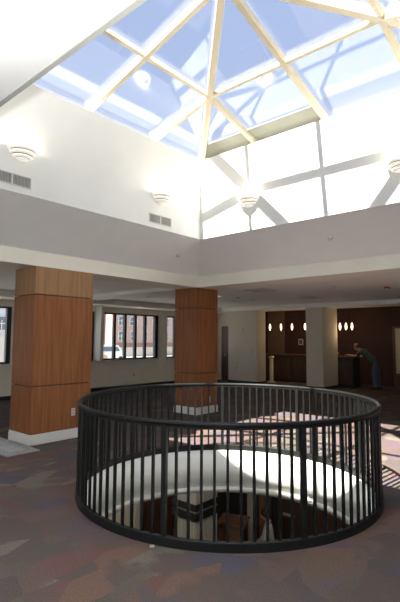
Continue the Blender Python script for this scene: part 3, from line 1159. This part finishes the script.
def add_head(sk, neck, pos, rot):
    """neck run up into the skull; the head surface itself is joined to the body mesh"""
    sk.j('nape', Vector(pos) + rot.to_3x3() @ Vector((-.02, 0, -.05)), .045, neck)
    sk.head = head_mesh(pos, rot)


def person_bending():
    # local frame: the person faces +x; hips over the origin
    t = thing('person', 'person in dark green shirt and blue jeans bending over the black desk', 'person', (-.74, 9.62, 0), math.radians(186))
    hp = Vector((0, 0, .88))
    ch = Vector((.36, 0, 1.20))
    nk = Vector((.50, 0, 1.285))
    hd = Vector((.60, 0, 1.37))
    rot = Matrix.Rotation(math.radians(25), 4, 'Y')
    legs = {}
    for s, n in ((-1, 'R'), (1, 'L')):
        y = s * .10
        legs[n] = [Vector((0, y, .84)), Vector((.05 * s, y * 1.05, .47)), Vector((-.05 + .04 * s, y * 1.1, .09)), Vector((.12 + .04 * s, y * 1.15, .035))]
    armL = [Vector((.40, .19, 1.24)), Vector((.58, .22, 1.07)), Vector((.84, .16, 1.10))]
    armR = [Vector((.40, -.19, 1.24)), Vector((.50, -.24, 1.06)), Vector((.72, -.18, 1.07))]
    sk = Skel()
    sk.j('hip', hp, (.115, .085)).j('waist', hp + (ch - hp) * .45, (.10, .08), 'hip').j('chest', ch, (.11, .085), 'waist').j('neck', nk, .055, 'chest')
    add_head(sk, 'neck', hd, rot)
    for n in 'RL':
        L = legs[n]
        sk.j('th' + n + 'g', L[0] + Vector((0, 0, -.06)), .072, 'hip').j('kn' + n, L[1], .055, 'th' + n + 'g').j('an' + n, L[2], .038, 'kn' + n).j('to' + n, L[3], .030, 'an' + n)
    for n, A in (('L', armL), ('R', armR)):
        sk.j('sh' + n, A[0], .058, 'chest').j('el' + n, A[1], .040, 'sh' + n).j('wr' + n, A[2], .026, 'el' + n)
        hand(sk, 'wr' + n, (A[2] - A[1]), (0, 1 if n == 'L' else -1, 0), n)
    sk.obj('body', M['skin'], t)
    head_parts(t, hd, rot, M['hair'])
    sh = Skel()
    sh.j('hip', hp + Vector((-.04, 0, -.04)), (.180, .140)).j('waist', hp + (ch - hp) * .45, (.160, .132), 'hip').j('chest', ch + Vector((-.01, 0, .01)), (.195, .160), 'waist').j('collar', ch + (nk - ch) * .75, .082, 'chest')
    for n, A in (('L', armL), ('R', armR)):
        sh.j('sh' + n, A[0], .088, 'chest').j('el' + n, A[0] + (A[1] - A[0]) * .9, .062, 'sh' + n)
    sh.obj('shirt', M['green'], t)
    tr = Skel()
    tr.j('belt', hp + (ch - hp) * .16, (.155, .118)).j('hip', hp + Vector((-.01, 0, -.03)), (.170, .130), 'belt')
    for n in 'RL':
        L = legs[n]
        tr.j('t' + n, L[0] + Vector((0, 0, -.06)), .102, 'hip').j('k' + n, L[1], .074, 't' + n).j('a' + n, L[2] + Vector((.01, 0, -.045)), .064, 'k' + n)
    tr.obj('jeans', M['denim'], t)
    for n in 'RL':
        L = legs[n]
        MB().lathe([(.001, .0), (.045, .0), (.052, .025), (.045, .07), (.035, .10), (.001, .10)], n=14).xform(
            Matrix.Translation((L[2].x + .06, L[2].y, 0)) @ Matrix.Diagonal((2.5, 1, 1, 1))).build('shoe', M['shoe'], t)
    return t


person_bending()
# the small box the person reaches for
t = thing('card_holder', 'small pale card holder on the desk under the reaching hand', 'holder', (-2.06, 9.60, 1.04))
MB().bevbox(-.05, .05, -.03, .03, 0, .10, .006).build('tray', M['taupe'], t)
MB().box(-.042, .042, -.012, .012, .02, .14).build('cards', M['pier'], t)


def person_standing():
    t = thing('person', 'person in a white shirt with black hair standing on the lower floor', 'person', (-.78, 3.15, ZL), math.radians(-150))
    rot = Matrix.Rotation(math.radians(12), 4, 'Y')
    hd = Vector((.05, 0, 1.53))
    nk = Vector((.0, 0, 1.38))
    ch = Vector((-.01, 0, 1.22))
    hp = Vector((0, 0, .90))
    sk = Skel()
    sk.j('hip', hp, (.11, .085)).j('waist', Vector((0, 0, 1.05)), (.095, .078), 'hip').j('chest', ch, (.11, .085), 'waist').j('neck', nk, .05, 'chest')
    add_head(sk, 'neck', hd, rot)
    arms = {'L': [Vector((0, .19, 1.30)), Vector((.03, .24, 1.03)), Vector((.20, .17, .93))], 'R': [Vector((0, -.19, 1.30)), Vector((.03, -.24, 1.03)), Vector((.20, -.17, .93))]}
    for n, s in (('L', 1), ('R', -1)):
        sk.j('g' + n, (0, s * .09, .80), .068, 'hip').j('k' + n, (.02, s * .10, .46), .052, 'g' + n).j('a' + n, (-.01, s * .105, .08), .036, 'k' + n).j('t' + n, (.13, s * .11, .032), .03, 'a' + n)
        A = arms[n]
        sk.j('s' + n, A[0], .052, 'chest').j('e' + n, A[1], .037, 's' + n).j('w' + n, A[2], .025, 'e' + n)
        hand(sk, 'w' + n, A[2] - A[1], (0, s, 0), n)
    sk.obj('body', M['skin'], t)
    head_parts(t, hd, rot, M['hairdk'], True)
    sh = Skel()
    sh.j('hip', hp + Vector((0, 0, -.05)), (.175, .138)).j('waist', Vector((0, 0, 1.05)), (.150, .122), 'hip').j('chest', ch, (.180, .142), 'waist').j('collar', ch + (nk - ch) * .8, .074, 'chest')
    for n in 'LR':
        A = arms[n]
        sh.j('s' + n, A[0], .068, 'chest').j('e' + n, A[1], .055, 's' + n).j('w' + n, A[1] + (A[2] - A[1]) * .8, .042, 'e' + n)
    sh.obj('shirt', M['shirtw'], t)
    tr = Skel()
    tr.j('belt', hp + Vector((0, 0, .10)), (.140, .108)).j('hip', hp + Vector((0, 0, -.02)), (.158, .122), 'belt')
    for n, s in (('L', 1), ('R', -1)):
        tr.j('g' + n, (0, s * .09, .78), .096, 'hip').j('k' + n, (.02, s * .10, .46), .070, 'g' + n).j('a' + n, (0, s * .105, .045), .060, 'k' + n)
    tr.obj('trousers', M['trousers'], t)
    for s in (1, -1):
        MB().lathe([(.001, .0), (.042, .0), (.05, .025), (.042, .07), (.033, .095), (.001, .095)], n=14).xform(
            Matrix.Translation((.055, s * .107, 0)) @ Matrix.Diagonal((2.4, 1, 1, 1))).build('shoe', M['shoe'], t)


person_standing()

# ------------------------------------------------------------------ storey below
t = thing('banded_pillar', 'cream square pillar with two dark bands seen through the round opening', 'pillar', (-2.0, 2.18, ZL))
a, b = .315, .36
sf = MB()
sf.box(-a + .01, a - .01, -b + .01, b - .01, 0, -.57 - ZL)
for k in range(7):
    x = -a + .045 + k * (2 * a - .09) / 6
    sf.box(x - .026, x + .026, -b - .004, b + .004, 0, -.57 - ZL)
for k in range(8):
    y = -b + .045 + k * (2 * b - .09) / 7
    sf.box(-a - .004, a + .004, y - .026, y + .026, 0, -.57 - ZL)
sf.build('shaft', M['flute'], t)
for z0, z1 in ((-1.965, -1.83), (-2.165, -2.005)):
    MB().bevbox(-a - .03, a + .03, -b - .03, b + .03, z0 - ZL, z1 - ZL, .006).build('band', M['blackstuff'], t)

d2 = bpy.data.objects.new('door_2', None)
COL.objects.link(d2)
d2['kind'] = 'structure'
d2.location = (-4.0, 3.10, ZL)
for s in (-1, 1):
    lf = MB()
    lf.bevbox(0, .04, s * .31 - .305, s * .31 + .305, 0.01, 2.6, .004)
    lf.bevbox(.04, .05, s * .31 - .21, s * .31 + .21, .25, 1.2, .006)
    lf.bevbox(.04, .05, s * .31 - .21, s * .31 + .21, 1.4, 2.4, .006)
    o = lf.build('door_leaf', M['darkdoor'], d2)
    MB().tube((.05, s * .06, 1.0), (.10, s * .06, 1.0), .01).tube((.10, s * .06, .9), (.10, s * .06, 1.15), .01).build('door_handle', M['vent'], o)
MB().box(0, .06, -.70, -.615, 0, 2.68).box(0, .06, .615, .70, 0, 2.68).box(0, .06, -.615, .615, 2.6, 2.68).build('door_frame', M['darkwood'], d2)
struct('trim_wall_strip', MB().bevbox(-4.0, -3.97, 2.16, 2.34, ZL, -.575, .005), M['winwhite'], 'pale pilaster strip on the lower beige wall', 'trim')
for nm, x0, x1, mm, lb in (('trim_pale_panel', -2.26, -2.0, 'flute', 'pale wall panel behind the lectern'),
                           ('trim_brown_panel', -1.89, -1.73, 'lectern', 'brown wall panel on the lower far wall'),
                           ('trim_grey_panel', -1.73, -1.53, 'taupe', 'grey wall panel on the lower far wall')):
    struct(nm, MB().bevbox(x0, x1, 4.46, 4.5, ZL, -.575, .004), M[mm], lb, 'panel')

t = thing('lectern', 'brown wooden lectern seen through the railing on the lower floor', 'lectern', (-1.86, 3.35, ZL), math.radians(20))
MB().bevbox(-.30, .30, -.22, .22, .06, 1.05, .01).build('body', M['lectern'], t)
MB().box(-.33, .33, -.25, .25, 0, .06).build('plinth', M['darkwood'], t)
rb = MB()
rb.hexa([P(-.34, -.26, 1.03), P(.34, -.26, 1.03), P(.34, .26, 1.10), P(-.34, .26, 1.10)], [P(-.34, -.26, 1.06), P(.34, -.26, 1.06), P(.34, .26, 1.13), P(-.34, .26, 1.13)])
rb.build('reading_board', M['lectern'], t)
MB().bevbox(-.24, .24, -.232, -.22, .16, .95, .006).build('front_panel', M['lectern'], t)

t = thing('dark_cabinet', 'tall dark cabinet on the lower floor behind the right of the opening', 'cabinet', (.15, 4.20, ZL))
MB().bevbox(-1.15, 1.9, -.26, .28, .05, 1.75, .01).build('carcass', M['blackstuff'], t)
MB().box(-1.1, 1.85, -.22, .26, 0, .05).build('plinth', M['lowwall'], t)
for k in range(4):
    x = -1.12 + k * .755
    o = MB().bevbox(x, x + .74, -.28, -.26, .08, 1.72, .008).build('cabinet_door', M['darkwood'], t)
    MB().tube((x + .66 if k % 2 == 0 else x + .08, -.30, .85), (x + .66 if k % 2 == 0 else x + .08, -.30, 1.05), .008).build('pull_handle', M['ventmid'], o)
MB().bevbox(-1.02, -.72, -.288, -.28, 1.30, 1.36, .003).build('name_plate', M['ventmid'], t)


def low_fill(x, y, e):  # unseen area light without a fitting, added to brighten the storey below
    d = bpy.data.lights.new('lower_fill', 'AREA')
    d.shape = 'DISK'
    d.size = .3
    d.energy = e
    d.color = (1, .90, .77)
    o = bpy.data.objects.new('lower_fill', d)
    COL.objects.link(o)
    o.location = (x, y, -.60)


low_fill(-1.0, .4, 11)
low_fill(-3.2, 1.2, 6)
low_fill(.8, 2.6, 6)

# ------------------------------------------------------------------ small things on the carpet
t = thing('floor_plate', 'flat grey metal plate lying on the carpet by the left column', 'plate', (0, 0, 0))
pts = [(-2.53, -2.30), (-2.28, -1.885), (-1.34, -2.00), (-1.264, -2.444)]
pts = [(-2.55, -1.95), (-1.31, -1.95), (-1.31, -2.44), (-2.55, -2.44)]
c0 = Vector((-1.93, -2.195, 0))
t.location = c0
MB().prism([P(x - c0.x, y - c0.y, 0.001) for x, y in pts], (0, 0, .012)).build('plate_sheet', M['plate'], t)
g = MB()
for k in range(9):
    x = -.40 + k * .10
    g.box(x - .012, x + .012, -.12, .12, .013, .016)
g.build('tread_ribs', M['vent'], t)

t = MB()
for k in range(3):
    t.add([(-.03 + k * .02, -.012, 0.002), (-.015 + k * .02, -.015, 0.002), (-.012 + k * .02, .015, .02), (-.028 + k * .02, .012, .022),
           (-.03 + k * .02, -.012, 0.005), (-.015 + k * .02, -.015, 0.005), (-.012 + k * .02, .015, .024), (-.028 + k * .02, .012, .026)],
          [(0, 1, 2, 3), (4, 7, 6, 5), (0, 4, 5, 1), (1, 5, 6, 2), (2, 6, 7, 3), (3, 7, 4, 0)])
o = t.build('paper_scrap', M['paper'])
o.location = (2.10, -2.93, 0)
o.rotation_euler = (0, 0, .6)
o.scale = (.62, .62, .62)
tag(o, 'tiny crumpled paper scrap on carpet at the foot of the railing', 'paper')

# ------------------------------------------------------------------ outside the windows
ZG = -1.6
struct('ground', MB().box(-90, RX0 - .5, -30, 80, ZG - .2, ZG), M['snow'], 'pale pavement outside the windows', 'ground')


def building(name, label, loc, w, h, cols, z_plinth, row_z, m, mplinth, arched, rz=0.0):
    t = thing(name, label, 'building', loc, rz)
    # local: facade in plane x = 0 facing +x, width along y
    MB().box(-8, 0, -w / 2, w / 2, 0, h).build('walls', M[m], t)
    MB().box(0, .10, -w / 2 - .1, w / 2 + .1, 0, z_plinth - .8).build('plinth', M['stone'], t)
    MB().box(0, .18, -w / 2 - .1, w / 2 + .1, z_plinth - .8, z_plinth).build('belt_course', M[mplinth], t)
    MB().box(-8.2, .35, -w / 2 - .3, w / 2 + .3, h, h + .5).build('cornice', M['stone'], t)
    pitch = w / cols
    for r, z0 in enumerate(row_z):
        for c in range(cols):
            y = -w / 2 + pitch * (c + .5)
            hw, hh = .55, 1.5
            arc = arched and r == len(row_z) - 1 and c % 2 == 1
            fo = MB()
            if arc:
                hw = .85
                pts_o = [(y - hw - .18, z0 - .1)] + [(y + (hw + .18) * math.cos(PI - PI * k / 14), z0 + .70 + (hw + .18) * math.sin(PI * k / 14)) for k in range(15)] + [(y + hw + .18, z0 - .1)]
                pts_i = [(y - hw, z0)] + [(y + hw * math.cos(PI - PI * k / 14), z0 + .70 + hw * math.sin(PI * k / 14)) for k in range(15)] + [(y + hw, z0)]
            else:
                pts_o = [(y - hw - .12, z0 - .1), (y - hw - .12, z0 + hh + .16), (y + hw + .12, z0 + hh + .16), (y + hw + .12, z0 - .1)]
                pts_i = [(y - hw, z0), (y - hw, z0 + hh), (y + hw, z0 + hh), (y + hw, z0)]
            fo.prism([P(0, a_, b_) for a_, b_ in pts_o], (.08, 0, 0))
            fr = fo.build('window_surround', M['stone'], t)
            MB().prism([P(.08, a_, b_) for a_, b_ in pts_i], (.02, 0, 0)).build('pane', M['outglass'], fr)
            mb = MB().box(.10, .14, y - .03, y + .03, z0 + .03, z0 + 1.1)
            mb.box(.10, .14, y - hw, y + hw, z0 + .70, z0 + .76)
            mb.build('sash_bar', M['winwhite'], fr)
    return t


building('brick_building', 'pink brick building with arched windows outside the middle window', (-60, 56.7, ZG), 22.8, 13.5, 8, 2.5, (3.0, 5.75), 'brick', 'brickdark', True)
building('stone_building', 'pale stone building left of the pink brick one', (-64, 35.4, ZG), 16.6, 12.0, 6, 3.6, (4.2, 7.0), 'greyfac', 'stone', False, math.radians(-6))
building('grey_building', 'pale bluish building outside the leftmost window', (-48, 12.0, ZG), 22.0, 14.0, 8, 3.6, (4.2, 7.0, 9.8), 'greyfac', 'stone', False, math.radians(-6))


def van(name, label, loc, rz, m, long=4.6, h=2.0):
    t = thing(name, label, 'vehicle', loc, rz)
    b = MB()
    pr = [(-long / 2, .35), (-long / 2, h * .95), (-long / 2 + .15, h), (long * .22, h), (long * .36, h * .58), (long / 2 - .1, h * .50), (long / 2, .75), (long / 2, .35)]
    b.prism([P(x, -.9, z) for x, z in pr], (0, 1.8, 0))
    b.build('body', M[m], t)
    for s in (-1, 1):
        w = MB().prism([P(-long * .30, s * .905, h * .62), P(-long * .30, s * .905, h * .90), P(long * .19, s * .905, h * .90), P(long * .28, s * .905, h * .62)], (0, s * .01, 0))
        w.build('side_window', M['outglass'], t)
        for x in (-long * .3, long * .3):
            MB().tube((x, s * .75, .34), (x, s * .95, .34), .34, n=20).build('wheel', M['rubber'], t)
    return t


van('white_van', 'white van parked outside the left part of the middle window', (-49.0, 35.6, ZG), math.radians(85), 'vanpaint', 5.0, 2.3)
van('tan_car', 'tan car parked outside before the brick building', (-47.0, 31.0, ZG), math.radians(80), 'carpaint', 4.3, 1.9)
